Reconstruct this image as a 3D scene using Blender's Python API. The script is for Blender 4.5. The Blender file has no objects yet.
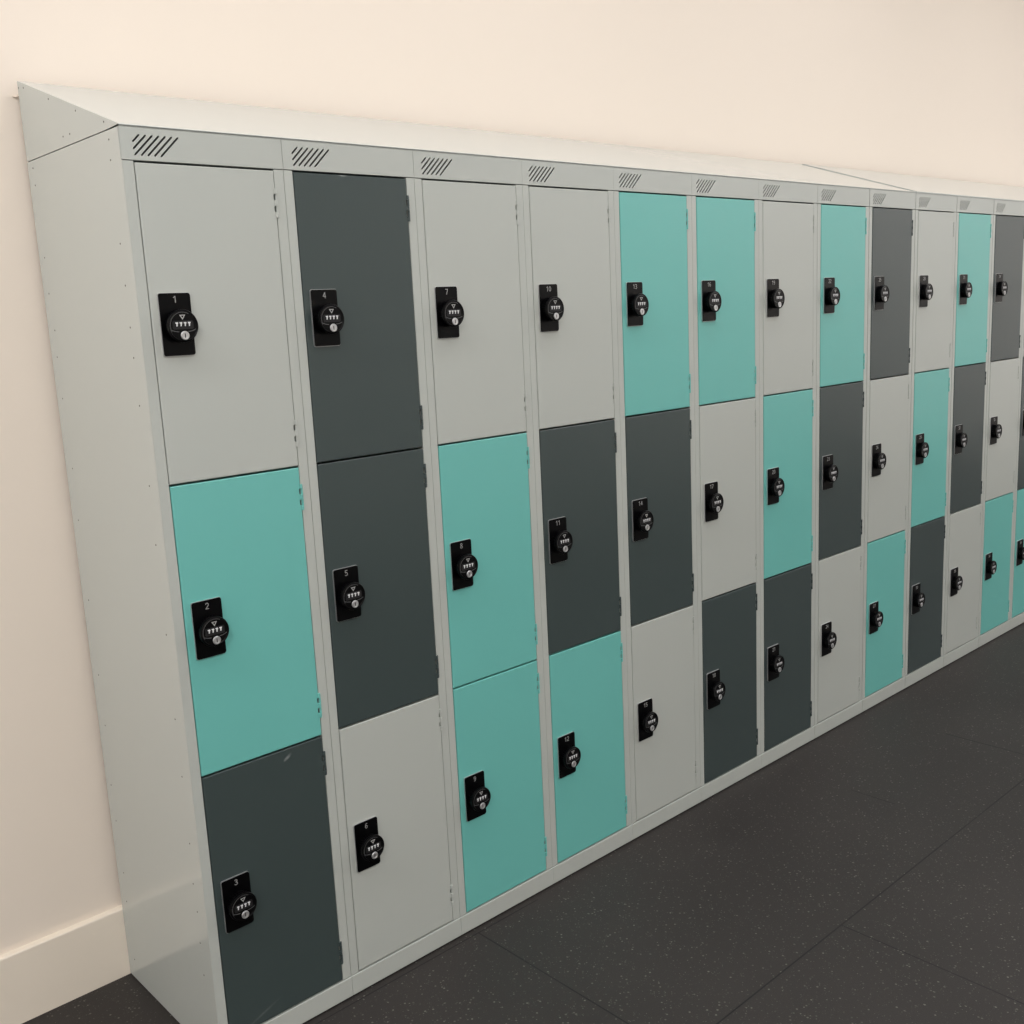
import bpy, bmesh, math, random
from mathutils import Vector, Matrix, Euler
C = bpy.context.scene.collection
S = bpy.context.scene

# ------------------------------------------------------------------ camera
cd = bpy.data.cameras.new('camera'); cam = bpy.data.objects.new('camera', cd); C.objects.link(cam)
cam.location = (-0.78138, -1.80382, 1.45657)
cam.rotation_euler = (1.38426, 0.04763, -0.74472)
cd.sensor_width = 36; cd.lens = 36 * 1048.127 / 1024; cd.clip_start = 0.02
S.camera = cam
# ------------------------------------------------------------------ world, lights, exposure
wd = bpy.data.worlds.new('world'); S.world = wd; wd.use_nodes = True
wd.node_tree.nodes['Background'].inputs[0].default_value = (1, .93, .85, 1)
wd.node_tree.nodes['Background'].inputs[1].default_value = 0.15
def area(x, y, z, sx, sy, e, col=(1, 1, 1.04)):
    l = bpy.data.lights.new('ceiling_panel_light', 'AREA'); l.shape = 'RECTANGLE'; l.size = sx; l.size_y = sy
    l.energy = e; l.color = col
    o = bpy.data.objects.new('ceiling_panel_light', l); C.objects.link(o); o.location = (x, y, z)
    return o
for i_, (e1, e2) in enumerate(((21, 52), (8.5, 13), (9.5, 11), (8.5, 11), (6.5, 19), (4.5, 33), (2.5, 56))):
    area(-2.0 + 1.6 * i_, -0.60, 3.33, 0.9, 0.3, e1 * 1.36)
    area(-2.0 + 1.6 * i_, -2.80, 3.33, 0.9, 0.3, e2 * 1.12)
S.view_settings.view_transform = 'Standard'; S.view_settings.look = 'None'
S.view_settings.exposure = -0.03; S.view_settings.gamma = 1; S.view_settings.use_curve_mapping = False

# ------------------------------------------------------------------ dimensions (metres)
W = 0.31125          # width of one locker column
D = 0.44876          # depth
H = 1.800            # height to the foot of the sloping top
RISE = 0.154         # rise of the sloping top
N = 13
WALL_Y = 0.467
X0, X1, Y0, ZC = -3.2, 9.0, -4.0, 3.40

# ------------------------------------------------------------------ materials
def srgb(r, g, b):
    f = lambda c: (c / 255 / 12.92) if c / 255 <= .04045 else ((c / 255 + .055) / 1.055) ** 2.4
    return (f(r), f(g), f(b), 1)
def mat(name, col, rough=.5, metal=0., spec=.5, coat=0., noise=0., nscale=6., bump=0., bscale=400.):
    m = bpy.data.materials.new(name); m.use_nodes = True
    nt = m.node_tree; b = nt.nodes['Principled BSDF']
    b.inputs['Base Color'].default_value = col; b.inputs['Roughness'].default_value = rough
    b.inputs['Metallic'].default_value = metal; b.inputs['Specular IOR Level'].default_value = spec
    b.inputs['Coat Weight'].default_value = coat
    tc = nt.nodes.new('ShaderNodeTexCoord')
    if noise:
        n = nt.nodes.new('ShaderNodeTexNoise'); n.inputs['Scale'].default_value = nscale; n.inputs['Detail'].default_value = 3
        mx = nt.nodes.new('ShaderNodeMix'); mx.data_type = 'RGBA'
        mx.inputs[6].default_value = tuple(c * (1 - noise) for c in col[:3]) + (1,)
        mx.inputs[7].default_value = tuple(min(1, c * (1 + noise)) for c in col[:3]) + (1,)
        nt.links.new(tc.outputs['Object'], n.inputs['Vector']); nt.links.new(n.outputs['Fac'], mx.inputs[0])
        nt.links.new(mx.outputs[2], b.inputs['Base Color'])
    if bump:
        n2 = nt.nodes.new('ShaderNodeTexNoise'); n2.inputs['Scale'].default_value = bscale; n2.inputs['Detail'].default_value = 2
        bp = nt.nodes.new('ShaderNodeBump'); bp.inputs['Strength'].default_value = bump; bp.inputs['Distance'].default_value = .0005
        nt.links.new(tc.outputs['Object'], n2.inputs['Vector']); nt.links.new(n2.outputs['Fac'], bp.inputs['Height'])
        nt.links.new(bp.outputs['Normal'], b.inputs['Normal'])
    return m
M = {
 'grey':  mat('light_grey_paint', srgb(184, 188, 181), .28, noise=.012, nscale=4, bump=.12, bscale=700),
 'side':  mat('light_grey_panel_paint', srgb(190, 195, 190), .13, noise=.012, nscale=4, bump=.03, bscale=300),
 'teal':  mat('teal_paint', srgb(110, 187, 178), .28, noise=.012, nscale=4, bump=.12, bscale=700),
 'dark':  mat('dark_grey_paint', srgb(62, 73, 72), .28, noise=.02, nscale=5, bump=.12, bscale=700),
 'black': mat('black_plastic', srgb(3, 3, 4), .30, spec=.15, noise=.05, nscale=30),
 'recess': mat('black_recess', srgb(6, 6, 7), .6, noise=.05, nscale=30),
 'silver': mat('brushed_silver', srgb(205, 205, 205), .35, metal=.8, noise=.04, nscale=60),
 'white': mat('white_print', srgb(225, 225, 225), .4, noise=.02, nscale=60),
 'greyprint': mat('grey_print', srgb(175, 175, 172), .4, noise=.02, nscale=60),
 'dimprint_highlight': mat('dim_grey_print_and_highlight', srgb(95, 95, 95), .4, noise=.02, nscale=60),  # trim print, and the painted highlight along the knob rim
 'hole_dot': mat('dark_hole_dot', srgb(70, 68, 62), .5, noise=.03, nscale=60),  # dark inside of the small blind holes, put into the colour
 'wall':  mat('cream_wall_paint', srgb(238, 226, 211), .75, noise=.008, nscale=1.5, bump=.15, bscale=250),
  'white_wall': mat('off_white_wall_paint', srgb(232, 228, 222), .8, noise=.01, nscale=2),
 'skirt': mat('cream_gloss_paint', srgb(240, 229, 212), .3, noise=.012, nscale=3, bump=.06, bscale=60),
 'ceil':  mat('white_ceiling_paint', srgb(235, 230, 222), .85, noise=.01, nscale=2),
}
def scuffed(name, marks):
    """dark paint with small pale rubbed scuffs; marks: (x, z, angle, length, width) on the door face"""
    m = M['dark'].copy(); m.name = name; nt = m.node_tree; b = nt.nodes['Principled BSDF']
    tc = nt.nodes.new('ShaderNodeTexCoord'); src = b.inputs['Base Color'].links[0].from_socket
    no = nt.nodes.new('ShaderNodeTexNoise'); no.inputs['Scale'].default_value = 160; nt.links.new(tc.outputs['Object'], no.inputs['Vector'])
    for (x, z, a, L, w, amt) in marks:
        mp = nt.nodes.new('ShaderNodeMapping'); mp.vector_type = 'TEXTURE'
        mp.inputs['Location'].default_value = (x, 0, z); mp.inputs['Rotation'].default_value = (0, a, 0); mp.inputs['Scale'].default_value = (L, 1e3, w)
        gr = nt.nodes.new('ShaderNodeTexGradient'); gr.gradient_type = 'SPHERICAL'
        mu = nt.nodes.new('ShaderNodeMath'); mu.operation = 'MULTIPLY'
        m2 = nt.nodes.new('ShaderNodeMath'); m2.operation = 'MULTIPLY'; m2.inputs[1].default_value = amt
        mx = nt.nodes.new('ShaderNodeMix'); mx.data_type = 'RGBA'; mx.inputs[7].default_value = srgb(175, 178, 175)
        nt.links.new(tc.outputs['Object'], mp.inputs['Vector']); nt.links.new(mp.outputs[0], gr.inputs[0])
        nt.links.new(gr.outputs['Fac'], mu.inputs[0]); nt.links.new(no.outputs['Fac'], mu.inputs[1])
        nt.links.new(mu.outputs[0], m2.inputs[0]); nt.links.new(m2.outputs[0], mx.inputs[0])
        nt.links.new(src, mx.inputs[6]); src = mx.outputs[2]
    nt.links.new(src, b.inputs['Base Color'])
    return m

def floor_mat():
    m = bpy.data.materials.new('black_rubber_tiles'); m.use_nodes = True; nt = m.node_tree; N_ = nt.nodes; Lk = nt.links
    b = N_['Principled BSDF']; b.inputs['Roughness'].default_value = .62; b.inputs['Specular IOR Level'].default_value = .35
    tc = N_.new('ShaderNodeTexCoord'); sx = N_.new('ShaderNodeSeparateXYZ'); Lk.new(tc.outputs['Object'], sx.inputs[0])
    def mth(op, a, bb=None, c=None):
        n = N_.new('ShaderNodeMath'); n.operation = op
        for i, v in enumerate((a, bb, c)):
            if v is None: continue
            if isinstance(v, (int, float)): n.inputs[i].default_value = v
            else: Lk.new(v, n.inputs[i])
        return n.outputs[0]
    fade = N_.new('ShaderNodeTexNoise'); fade.inputs['Scale'].default_value = 2.6; Lk.new(tc.outputs['Object'], fade.inputs['Vector'])
    fr = N_.new('ShaderNodeMapRange'); fr.inputs[1].default_value = .36; fr.inputs[2].default_value = .52; fr.inputs[3].default_value = .6
    Lk.new(fade.outputs['Fac'], fr.inputs[0])
    tot = None
    for axis, pos, lo, hi, hw, amt in [(1, -.626, -3, 6, .0019, 1), (1, -.0185, -.3, .86, .0016, 1), (0, .660, -.626, -.0185, .0018, 1),
                                  (0, 1.271, -1.24, -.626, .0017, 1), (0, 2.50, -.626, -.30, .0026, 1), (0, 1.92, -.42, -.28, .0022, .7),
                                  (1, -1.236, -3, 6, .001, .8), (0, .05, -1.24, -.626, .001, .8), (0, 2.49, -1.24, -.626, .001, .8)]:
        u, v = (sx.outputs[0], sx.outputs[1]) if axis == 0 else (sx.outputs[1], sx.outputs[0])
        a = mth('COMPARE', u, pos, hw); c = mth('COMPARE', v, (lo + hi) / 2, (hi - lo) / 2)
        k = mth('MULTIPLY', mth('MULTIPLY', a, c), amt)
        tot = k if tot is None else mth('MAXIMUM', tot, k)
    seam = mth('MULTIPLY', tot, fr.outputs[0])
    # crumb texture and flecks
    n1 = N_.new('ShaderNodeTexNoise'); n1.inputs['Scale'].default_value = 420; n1.inputs['Detail'].default_value = 3; Lk.new(tc.outputs['Object'], n1.inputs['Vector'])
    n0 = N_.new('ShaderNodeTexNoise'); n0.inputs['Scale'].default_value = 1.6; n0.inputs['Detail'].default_value = 4; Lk.new(tc.outputs['Object'], n0.inputs['Vector'])
    cr = N_.new('ShaderNodeMix'); cr.data_type = 'RGBA'; cr.inputs[6].default_value = srgb(36, 33, 31); cr.inputs[7].default_value = srgb(55, 51, 48)
    Lk.new(n1.outputs['Fac'], cr.inputs[0])
    cm = N_.new('ShaderNodeMix'); cm.data_type = 'RGBA'; cm.blend_type = 'MULTIPLY'; cm.inputs[0].default_value = 1
    rr = N_.new('ShaderNodeMapRange'); rr.inputs[1].default_value = .3; rr.inputs[2].default_value = .7; rr.inputs[3].default_value = .86; rr.inputs[4].default_value = 1.12
    Lk.new(n0.outputs['Fac'], rr.inputs[0]); Lk.new(cr.outputs[2], cm.inputs[6]); Lk.new(rr.outputs[0], cm.inputs[7])
    src = cm.outputs[2]
    for sc, th, lo, hi in ((130, .016, .30, .75), (260, .05, .55, .55)):
        v = N_.new('ShaderNodeTexVoronoi'); v.inputs['Scale'].default_value = sc; v.inputs['Randomness'].default_value = 1
        Lk.new(tc.outputs['Object'], v.inputs['Vector'])
        sc2 = N_.new('ShaderNodeSeparateColor'); Lk.new(v.outputs['Color'], sc2.inputs[0])
        near = mth('LESS_THAN', v.outputs['Distance'], .30)
        pick = mth('GREATER_THAN', sc2.outputs[0], .82)
        br = mth('MULTIPLY', mth('MULTIPLY', near, pick), mth('MULTIPLY', sc2.outputs[1], hi))
        mx = N_.new('ShaderNodeMix'); mx.data_type = 'RGBA'; mx.inputs[7].default_value = srgb(112, 112, 102)
        Lk.new(br, mx.inputs[0]); Lk.new(src, mx.inputs[6]); src = mx.outputs[2]
    ms = N_.new('ShaderNodeMix'); ms.data_type = 'RGBA'; ms.inputs[7].default_value = srgb(14, 14, 13)
    Lk.new(seam, ms.inputs[0]); Lk.new(src, ms.inputs[6]); Lk.new(ms.outputs[2], b.inputs['Base Color'])
    bp = N_.new('ShaderNodeBump'); bp.inputs['Strength'].default_value = .35; bp.inputs['Distance'].default_value = .0008
    Lk.new(n1.outputs['Fac'], bp.inputs['Height']); Lk.new(bp.outputs['Normal'], b.inputs['Normal'])
    return m
M['floor'] = floor_mat()

# ------------------------------------------------------------------ mesh helpers
def mesh(bm, name, m, smooth=False):
    bmesh.ops.recalc_face_normals(bm, faces=bm.faces[:])
    me = bpy.data.meshes.new(name); bm.to_mesh(me); bm.free()
    for mm in (m if isinstance(m, (list, tuple)) else [m]): me.materials.append(mm)
    if smooth:
        for p in me.polygons: p.use_smooth = True
        me.set_sharp_from_angle(angle=math.radians(35))
    return me
def put(name, me, parent=None, loc=(0, 0, 0)):
    o = bpy.data.objects.new(name, me); C.objects.link(o); o.location = loc
    if parent is not None: o.parent = parent
    return o
def box(bm, a, b, mi=0):
    vs = [bm.verts.new((x, y, z)) for x in (a[0], b[0]) for y in (a[1], b[1]) for z in (a[2], b[2])]
    for f in ((0, 1, 3, 2), (4, 6, 7, 5), (0, 4, 5, 1), (2, 3, 7, 6), (0, 2, 6, 4), (1, 5, 7, 3)):
        bm.faces.new([vs[i] for i in f]).material_index = mi
    return vs
def prism(bm, pts, y0, y1, mi=0):
    """outline in x,z extruded along y from the front y0 to the back y1; returns the front boundary edges"""
    a = [bm.verts.new((x, y0, z)) for x, z in pts]; b = [bm.verts.new((x, y1, z)) for x, z in pts]
    f0 = bm.faces.new(a); f1 = bm.faces.new(b[::-1]); f0.material_index = f1.material_index = mi
    n = len(pts)
    for i in range(n):
        bm.faces.new((a[i], b[i], b[(i + 1) % n], a[(i + 1) % n])).material_index = mi
    return list(f0.edges)
def bevelbox(a, b, r, seg=2):
    bm = bmesh.new(); box(bm, a, b)
    bmesh.ops.bevel(bm, geom=bm.edges[:], offset=r, segments=seg, affect='EDGES', profile=.5)
    return bm
def rrect(x0, z0, x1, z1, r, n=5):
    o = []
    for cx, cz, a0 in ((x1 - r, z1 - r, 0), (x0 + r, z1 - r, 90), (x0 + r, z0 + r, 180), (x1 - r, z0 + r, 270)):
        for i in range(n + 1):
            a = math.radians(a0 + 90 * i / n); o.append((cx + r * math.cos(a), cz + r * math.sin(a)))
    return o
def lathe(bm, prof, n=40, cap=True, mi=0):
    """profile of (radius, y) revolved round the y axis"""
    rings = []
    for r, y in prof:
        rings.append([bm.verts.new((r * math.cos(2 * math.pi * i / n), y, r * math.sin(2 * math.pi * i / n))) for i in range(n)] if r > 0 else [bm.verts.new((0, y, 0))])
    for a, b in zip(rings, rings[1:]):
        for i in range(n):
            q = [a[i % len(a)], a[(i + 1) % len(a)], b[(i + 1) % len(b)], b[i % len(b)]]
            q = list(dict.fromkeys(q))
            if len(q) > 2: bm.faces.new(q).material_index = mi
    if cap:
        for rg in (rings[0], rings[-1]):
            if len(rg) > 2: bm.faces.new(rg).material_index = mi
def struct(name, bm, m):
    o = put(name, mesh(bm, name, m)); o['kind'] = 'structure'; return o

# ------------------------------------------------------------------ the room
bm = bmesh.new(); box(bm, (X0 - .1, Y0 - .1, -.05), (X1 + .1, WALL_Y + .1, 0)); struct('floor', bm, M['floor'])
bm = bmesh.new(); box(bm, (X0 - .1, WALL_Y, 0), (X1 + .1, WALL_Y + .1, ZC)); struct('wall_back', bm, M['wall'])
bm = bmesh.new(); box(bm, (X0 - .1, Y0 - .1, 0), (X0, WALL_Y, ZC)); struct('wall_left', bm, M['white_wall'])
bm = bmesh.new(); box(bm, (X1, Y0 - .1, 0), (X1 + .1, WALL_Y, ZC)); struct('wall_right', bm, M['white_wall'])
bm = bmesh.new(); box(bm, (X0, Y0 - .1, 0), (X1, Y0, ZC)); struct('wall_front', bm, M['white_wall'])
bm = bmesh.new(); box(bm, (X0 - .1, Y0 - .1, ZC), (X1 + .1, WALL_Y + .1, ZC + .05)); struct('ceiling', bm, M['ceil'])
# skirting board with a rounded upper edge
bm = bmesh.new()
prof = [(WALL_Y, 0.0005), (D + .0015, 0.0005), (D + .0015, .1615), (D + .0021, .1632), (D + .0036, .1644), (D + .006, .1649), (WALL_Y, .1652)]
a = [bm.verts.new((X0, y, z)) for y, z in prof]; b = [bm.verts.new((X1, y, z)) for y, z in prof]
for i in range(len(prof)): bm.faces.new((a[i], a[(i + 1) % len(prof)], b[(i + 1) % len(prof)], b[i]))
bm.faces.new(a); bm.faces.new(b[::-1])
struct('baseboard_back', bm, M['skirt'])

# ------------------------------------------------------------------ shared locker meshes
Z2, Z1 = .6170, 1.1810                      # joints between the doors
DX0, DX1 = .0215, .2885
doors_z = [(Z1 + .0020, 1.7420), (Z2 + .0020, Z1 - .0020), (.0540, Z2 - .0020)]   # top, middle, bottom
T = .0008
# carcass: thin sheet panels, open at the front
def carcass(first):
    bm = bmesh.new(); g = .0006
    x0 = g + (.0012 if first else 0); x1 = W - g
    if not first: box(bm, (x0, .001, .004), (x0 + T, D - .002, H - .002))
    box(bm, (x1 - T, .001, .004), (x1, D - .002, H - .002))
    box(bm, (x0 + T, D - .003, .004), (x1 - T, D - .002, H - .002))
    for z in (.0495, Z2, Z1, H - .0025): box(bm, (x0 + T, .019, z - .0006), (x1 - T, D - .003, z + .0006))
    return mesh(bm, 'carcass', M['grey'])
CARC, CARC1 = carcass(False), carcass(True)
# the front frame: two posts (the end locker's left post wraps round the corner)
def frame_mesh(x0):
    bm = bmesh.new()
    for a, b in (((x0, 0, .0512), (.0200, .018, 1.7448)), ((.2900, 0, .0512), (W - .0007, .018, 1.7448))): box(bm, a, b)
    es = [e for e in bm.edges if all(v.co.y < 1e-5 for v in e.verts)]
    big = [e for e in es if all(v.co.x < x0 + 1e-5 for v in e.verts)] if x0 <= 0 else []
    bmesh.ops.bevel(bm, geom=[e for e in es if e not in big], offset=.0010, segments=2, affect='EDGES', profile=.5)
    return mesh(bm, 'frame', M['grey'])
FRAME, FRAME1 = frame_mesh(.0007), frame_mesh(0)
# header plate with seven slanting vent slots cut through it
def slot_loop(top, bot, w=.00155):
    (x0, z0), (x1, z1) = top, bot; a = math.atan2(z1 - z0, x1 - x0); o = []
    for (cx, cz, s) in ((x0, z0, a + math.pi / 2), (x1, z1, a - math.pi / 2)):
        for i in range(5):
            t = s + math.pi * i / 4; o.append((cx + w * math.cos(t), cz + w * math.sin(t)))
    return o
def header_mesh(hx0):
    bm = bmesh.new(); hx1, hz0, hz1 = W - .0007, 1.7460, 1.7995
    loops = [rrect(hx0, hz0, hx1, hz1, .0008, 2)]
    for i in range(7):
        tx = .0336 + i * .01178; tz = 1.7873; bx = tx - .0330; bz = 1.7549
        if bx < .0228: bz = tz - (tx - .0228) * (tz - bz) / (tx - bx); bx = .0228
        loops.append(slot_loop((tx, tz), (bx, bz)))
    ed = []
    for lp in loops:
        vs = [bm.verts.new((x, -.0006, z)) for x, z in lp]
        ed += [bm.edges.new((vs[i], vs[(i + 1) % len(vs)])) for i in range(len(vs))]
    bmesh.ops.triangle_fill(bm, use_beauty=True, use_dissolve=False, edges=ed)
    r = bmesh.ops.extrude_face_region(bm, geom=bm.faces[:])
    bmesh.ops.translate(bm, verts=[v for v in r['geom'] if isinstance(v, bmesh.types.BMVert)], vec=(0, .0006, 0))
    box(bm, (hx0, .0, hz1 - .001), (hx1, .018, hz1)); box(bm, (hx0, .0, hz0), (hx1, .018, hz0 + .001))
    return mesh(bm, 'vent_panel', M['grey'])
HEADER, HEADER1 = header_mesh(.0007), header_mesh(0)
KICK, KICK1 = [mesh(bevelbox((x_, -.0020, .0045), (W - .0005, .018, .0500), .0011), 'plinth', M['grey']) for x_ in (.0005, 0)]
# door leaf with two hinge cut-outs on its right edge
def hinge_z(z0, z1): return (z1 - .0615, z0 + .0615)
def door_mesh(z0, z1, m):
    h = z1 - z0; w = DX1 - DX0; pts = [(0, 0), (w, 0)]
    for c in (.0615, h - .0615):
        for s in (-.0080, .0138):
            zc = c + s
            pts += [(w, zc - .0058), (w - .0054, zc - .0058), (w - .0054, zc + .0058), (w, zc + .0058)]
    pts += [(w, h), (0, h)]
    bm = bmesh.new(); es = prism(bm, pts, -.0012, .0170)
    bmesh.ops.bevel(bm, geom=es, offset=.0017, segments=3, affect='EDGES', profile=.5)
    return mesh(bm, 'door', m)
DOOR = {}
SC1 = scuffed('scuffed_dark_paint', [(.184, .543, -.6, .013, .0045, 1.2), (.075, .02, -.35, .05, .004, .3)])
SC2 = scuffed('chipped_dark_paint', [(.110, .558, .1, .012, .0030, 1.3)])
def door_data(row, c, special=None):
    k = (row, c, special)
    if k not in DOOR:
        m = {None: M[c], 1: SC1, 2: SC2}[special]
        DOOR[k] = door_mesh(*doors_z[row], m)
    return DOOR[k]
# hinge: stack of knuckles on a pin with a small leaf on the frame side
def hinge_mesh(m):
    bm = bmesh.new()
    def cyl(z0, z1, r):
        n = 12; a = [bm.verts.new((r * math.cos(2 * math.pi * i / n), -.0002 + r * math.sin(2 * math.pi * i / n), z0)) for i in range(n)]
        b = [bm.verts.new((v.co.x, v.co.y, z1)) for v in a]
        for i in range(n): bm.faces.new((a[i], a[(i + 1) % n], b[(i + 1) % n], b[i]))
        bm.faces.new(a[::-1]); bm.faces.new(b)
    for z0, z1 in ((-.0235, -.0142), (-.0018, .0076), (.0200, .0285)): cyl(z0, z1, .0036)
    cyl(-.0235, .0285, .0007)
    box(bm, (.0004, -.0016, -.0230), (.0038, -.0006, .0280))
    return mesh(bm, 'hinge', m, True)
HINGE = {c: hinge_mesh(M[c]) for c in ('grey', 'teal', 'dark')}
# lock: silver-edged plate, round knob, four digit wheels, key cylinder, arrow mark, trim line
bm = bmesh.new(); prism(bm, rrect(-.0308, -.0556, .0298, .0556, .0042), -.0042, -.0012)
PLATE_BACK = mesh(bm, 'lock_backing', M['silver'])
bm = bmesh.new(); es = prism(bm, rrect(-.0300, -.0549, .0294, .0549, .0038), -.0056, -.0043)
bmesh.ops.bevel(bm, geom=es, offset=.0006, segments=2, affect='EDGES')
PLATE = mesh(bm, 'lock_plate', M['black'])
bm = bmesh.new()
lathe(bm, [(.0262, -.0057), (.0262, -.0150), (.0268, -.0165), (.0284, -.0180), (.0290, -.0195), (.0290, -.0228), (.0284, -.0243), (.0272, -.0250), (.0262, -.0250), (.0254, -.0240), (0, -.0236)], 48, cap=False)
for i in range(28):                                     # fine grip ribs round the barrel
    a = 2 * math.pi * i / 28; mtx = Matrix.Rotation(a, 4, 'Y')
    vs = box(bm, (.0258, -.0180, -.0008), (.0270, -.0062, .0008))
    for v in vs: v.co = mtx @ v.co
KNOB = mesh(bm, 'lock_knob', M['black'], True)
bm = bmesh.new(); prism(bm, rrect(-.0195, -.0058, .0195, .0092, .003), -.0243, -.0236); WINDOW = mesh(bm, 'digit_window', M['recess'])
bm = bmesh.new()
prism(bm, [(-.0023, .0036), (-.0023, .0018), (-.0006, .0006), (-.0009, -.0036), (.0008, -.0036), (.0014, .0004), (.0024, .0018), (.0024, .0036)], -.0256, -.0244)
WHEEL = mesh(bm, 'digit_wheel', M['white'])
bm = bmesh.new(); lathe(bm, [(.0079, -.0236), (.0079, -.0252), (.0072, -.0260), (.0052, -.0260), (.0048, -.0254), (0, -.0254)], 28, cap=False)
box(bm, (-.0008, -.0256, -.0036), (.0008, -.0253, .0036), 1)
CYL = mesh(bm, 'key_cylinder', [M['silver'], M['recess']], True)
bm = bmesh.new()
o_, i_ = [(-.0056, .0194), (.0056, .0194), (0, .0108)], [(-.0030, .0180), (.0030, .0180), (0, .0134)]
for k in range(3):
    q = [o_[k], o_[(k + 1) % 3], i_[(k + 1) % 3], i_[k]]; prism(bm, q, -.0242, -.0236)
ARROW = mesh(bm, 'arrow_mark', M['greyprint'])
bm = bmesh.new()
for sgn in (-1, 1):
    pts = [(sgn * (.0085 + .0145 * t), -.0106 + .0035 * t * t) for t in (0, .25, .5, .75, 1)]
    outl = pts + [(x, z + .0011) for x, z in pts[::-1]]
    prism(bm, outl, -.0241, -.0236)
TRIM = mesh(bm, 'trim_line', M['dimprint_highlight'])
# highlight of the knob rim, painted as a fine grey arc on the face
bm = bmesh.new()
A = [math.radians(60 + i * 8) for i in range(19)]
for a0, a1 in zip(A, A[1:]):
    q = [(r_ * math.cos(a_), r_ * math.sin(a_)) for r_, a_ in ((.0236, a0), (.0245, a0), (.0245, a1), (.0236, a1))]
    prism(bm, q, -.0241, -.0236)
RIM_HIGHLIGHT = mesh(bm, 'rim_highlight', M['dimprint_highlight'])
GLYPH = {'0': [[(.5, 1), (.15, .85), (0, .5), (.15, .15), (.5, 0), (.85, .15), (1, .5), (.85, .85), (.5, 1)]], '1': [[(.15, .78), (.6, 1), (.6, 0)]],
 '2': [[(.05, .8), (.3, 1), (.7, 1), (.95, .8), (.9, .58), (0, 0), (1, 0)]], '3': [[(.05, .88), (.4, 1), (.85, .9), (.85, .65), (.4, .54), (.9, .4), (.95, .15), (.5, 0), (0, .12)]],
 '4': [[(.75, 0), (.75, 1), (0, .3), (1, .3)]], '5': [[(.9, 1), (.15, 1), (.1, .55), (.6, .62), (.95, .4), (.85, .1), (.4, 0), (0, .12)]],
 '6': [[(.85, .95), (.4, .95), (.08, .55), (.05, .2), (.4, 0), (.85, .12), (.92, .42), (.55, .58), (.08, .4)]], '7': [[(0, 1), (1, 1), (.4, 0)]],
 '8': [[(.5, .54), (.12, .7), (.2, .93), (.5, 1), (.8, .93), (.88, .7), (.5, .54), (.05, .32), (.12, .08), (.5, 0), (.88, .08), (.95, .32), (.5, .54)]],
 '9': [[(.92, .6), (.45, .42), (.08, .58), (.15, .88), (.6, 1), (.95, .8), (.92, .45), (.6, .05), (.15, .05)]]}
def number_mesh(n, h=.0108, w=.0062, t=.00062):
    bm = bmesh.new(); st = str(n); adv = w + .0022; ox = -(len(st) * adv - .0022) / 2
    for k, ch in enumerate(st):
        for line in GLYPH[ch]:
            pts = [Vector((ox + k * adv + x * w, z * h)) for x, z in line]
            for p, q in zip(pts, pts[1:]):
                d = (q - p).normalized(); nn = Vector((-d.y, d.x)) * t; e = d * t * .6
                prism(bm, [tuple(v) for v in (p - e + nn, p - e - nn, q + e - nn, q + e + nn)], -.0003, 0)
    return mesh(bm, 'number', M['greyprint'])
def lock(door, n):
    z0 = door['z0']; z1 = door['z1']
    c = Vector((.0655 - DX0, 0, (z1 - z0) / 2 + .0045))
    put('lock_backing', PLATE_BACK, door, c)
    put('lock_plate', PLATE, door, c)
    put('number', number_mesh(n), door, c + Vector((0, -.0057, .0385)))
    kc = c + Vector((.0020, 0, -.0030))
    put('lock_knob', KNOB, door, kc)
    put('digit_window', WINDOW, door, kc)
    for i in range(4): put('digit_wheel', WHEEL, door, kc + Vector((-.0122 + i * .0078, 0, .0030)))
    o = put('key_cylinder', CYL, door, kc + Vector((.0015, 0, -.0170))); o['label'] = 'silver key cylinder below the digits'
    put('arrow_mark', ARROW, door, kc); put('trim_line', TRIM, door, kc); put('rim_highlight', RIM_HIGHLIGHT, door, kc)

# ------------------------------------------------------------------ the thirteen locker columns
G, K, Q = 'grey', 'dark', 'teal'
BEYOND = 'light grey steel locker column continuing the row past the right edge of the photo'
cols = [
 ((G, Q, K), 'end locker column with bare hole-dotted side panel and locks numbered 1, 2 and 3'),
 ((K, K, G), 'locker column with two dark grey doors above a light grey door'),
 ((G, Q, Q), 'locker column with a light grey door above two teal doors'),
 ((G, K, Q), 'only locker column with a light grey door over dark grey over teal'),
 ((Q, K, G), 'nearest of the locker columns with teal over dark grey over light grey doors'),
 ((Q, G, K), 'only locker column with teal over light grey over dark grey doors'),
 ((G, Q, K), 'seventh locker column from the near end, light grey over teal over dark grey doors'),
 ((Q, K, G), 'eighth locker column from the near end, teal over dark grey over light grey doors'),
 ((K, G, Q), 'nearer of the locker columns with dark grey over light grey over teal doors'),
 ((G, Q, K), 'farthest of the locker columns with light grey over teal over dark grey doors'),
 ((Q, K, G), 'farthest of the locker columns with teal over dark grey over light grey doors'),
 ((K, G, Q), 'farther of the locker columns with dark grey over light grey over teal doors'),
 ((G, K, Q), 'last locker column in view, cut off by the right edge of the photo'),
 ((Q, G, K), BEYOND), ((G, Q, K), BEYOND), ((K, G, Q), BEYOND),
]
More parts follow.
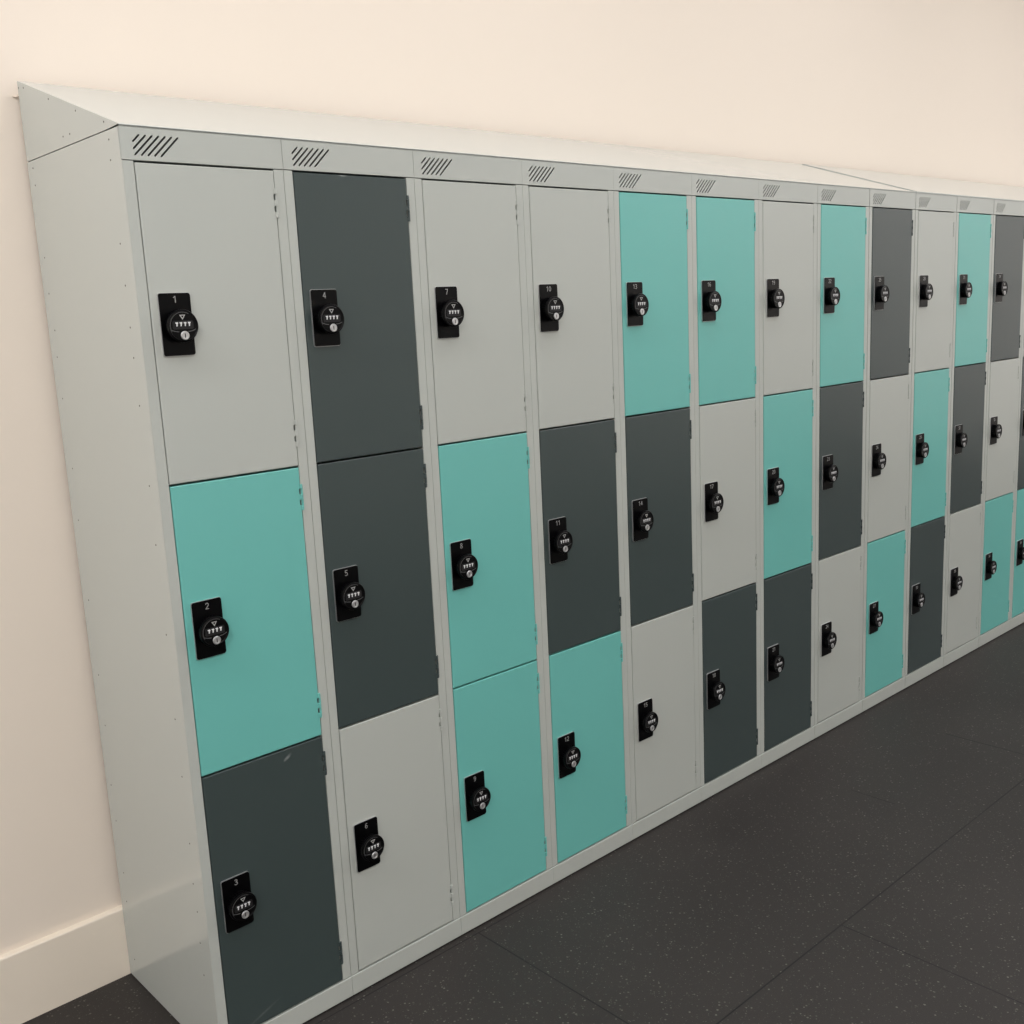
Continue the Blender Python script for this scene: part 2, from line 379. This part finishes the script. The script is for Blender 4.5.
# the units stand a few millimetres off their even spacing
NUDGE = (0, -.0004, -.0010, -.0020, -.0030, -.0040, -.0050, -.0050, -.0037, -.0025, -.0012, 0)
words = {G: 'light grey', K: 'dark grey', Q: 'teal'}
for c, (doors, label) in enumerate(cols):
    root = put('locker', None, None, (c * W + NUDGE[min(c, 11)], 0, 0))
    root['label'] = label; root['category'] = 'locker'; root['group'] = 'row of three-door steel lockers'
    put('carcass', CARC1 if c == 0 else CARC, root)
    put('frame', FRAME1 if c == 0 else FRAME, root); put('vent_panel', HEADER1 if c == 0 else HEADER, root); put('plinth', KICK1 if c == 0 else KICK, root)
    for r_, col in enumerate(doors):
        z0, z1 = doors_z[r_]
        sp = 1 if (c, r_) == (0, 2) else 2 if (c, r_) == (1, 0) else None
        d = put('door', door_data(r_, col, sp), root, (DX0, 0, z0)); d['label'] = words[col] + ' door'
        d['z0'], d['z1'] = z0, z1
        for hz in (.0615, z1 - z0 - .0615): put('hinge', HINGE[col], d, (DX1 - DX0 + .0010, 0, hz))
        lock(d, c * 3 + r_ + 1)
        del d['z0']; del d['z1']
    if c == 0:
        bm = bmesh.new(); box(bm, (-.0004, .0022, .003), (.0010, D, H - .0006))
        sp = put('side_panel', mesh(bm, 'side_panel', M['side']), root)
        bm = bmesh.new(); lathe(bm, [(.0019, 0), (.0016, -.0004), (.0009, -.0006), (0, -.0007)], 12, cap=False)  # blind hole drawn as a low dome, its shade put into the colour
        bmesh.ops.rotate(bm, verts=bm.verts[:], matrix=Matrix.Rotation(-math.pi / 2, 3, 'Z'))
        HOLE_DOT = mesh(bm, 'hole_dot', M['hole_dot'], True)
        hole_pos = [(.043, 1.784), (.0455, 1.7504), (.421, 1.7854), (.4204, 1.7524), (.0447, 1.6102), (.4191, 1.6126), (.0432, 1.5385), (.4206, 1.5418),
               (.0426, 1.4656), (.4136, 1.4684), (.0424, 1.4122), (.4197, 1.4147), (.4183, 1.33), (.0412, 1.3268), (.413, 1.185), (.038, 1.1811),
               (.4167, 1.0748), (.0385, 1.0708), (.0374, .8988), (.4160, .9010), (.0409, .7309), (.4135, .7340), (.4120, .6189), (.0391, .6145),
               (.4219, .4769), (.0385, .4756), (.4191, .3924), (.0435, .3882), (.0391, .3295), (.4129, .2685), (.0421, .2604), (.4167, .1969),
               (.0414, .1896), (.4132, .0534), (.0410, .0560)]
        for y, z in hole_pos: put('hole_dot', HOLE_DOT, sp, (-.0004, y, z))

# ------------------------------------------------------------------ the two sloping tops
def sloping_top(x0, x1, label, end_panel, lift=0.):
    root = put('sloping_locker_top', None, None, (x0, 0, H))
    root['label'] = label; root['category'] = 'locker top'; root['group'] = 'sloping tops along the lockers'
    L = x1 - x0; bm = bmesh.new()
    zf = .0020; t = .0012
    zo = lift
    pr = [(-.0016, zf), (-.0016, zf + .0010), (0.0, zf + .0022), (D, RISE), (D, RISE - t), (.0005, zf + .0004)]
    pr = [(y, z + (zo if i in (1, 2, 3) else 0)) for i, (y, z) in enumerate(pr)]
    a = [bm.verts.new((.0004, y, z)) for y, z in pr]; b = [bm.verts.new((L - .0050, y, z)) for y, z in pr]
    n = len(pr)
    for i in range(n): bm.faces.new((a[i], a[(i + 1) % n], b[(i + 1) % n], b[i]))
    bm.faces.new(a); bm.faces.new(b[::-1])
    # folded front and rear flanges
    box(bm, (.002, .0010, 0), (L - .002, .0020, zf)); box(bm, (.002, D - .0012, 0), (L - .002, D, RISE - .003))
    put('slope_panel', mesh(bm, 'slope_panel', M['side']), root)
    if end_panel:
        bm = bmesh.new()
        pts = [(.006, .0026), (.060, .0012), (D - .03, .0010), (D, .0018), (D, RISE - .0006), (.0, .0036)]
        a = [bm.verts.new((-.0004, y, z)) for y, z in pts]; b = [bm.verts.new((.0010, y, z)) for y, z in pts]
        for i in range(6): bm.faces.new((a[i], b[i], b[(i + 1) % 6], a[(i + 1) % 6]))
        bm.faces.new(a[::-1]); bm.faces.new(b)
        ep = put('end_panel', mesh(bm, 'end_panel', M['side']), root)
        for y, z in [(.4440, .1400), (.4183, .1356), (.2961, .0937), (.1739, .0527), (.0560, .0150), (.2461, .0190), (.2126, .0188)]:
            put('hole_dot', HOLE_DOT, ep, (-.0004, y, z))
        bm = bmesh.new(); box(bm, (-.007, WALL_Y - .0030, .1262), (.002, WALL_Y - .0005, .1280)); box(bm, (0, D - .001, .1262), (.002, WALL_Y - .0005, .1283))
        put('wall_bracket', mesh(bm, 'wall_bracket', M['wall']), root)
    return root
sloping_top(0, 9 * W, 'long light grey sloping top over the near nine lockers, with triangular hole-dotted end panel', True)
sloping_top(9 * W, len(cols) * W, 'light grey sloping top over the far lockers, beyond the diagonal joint line', False, .0022)
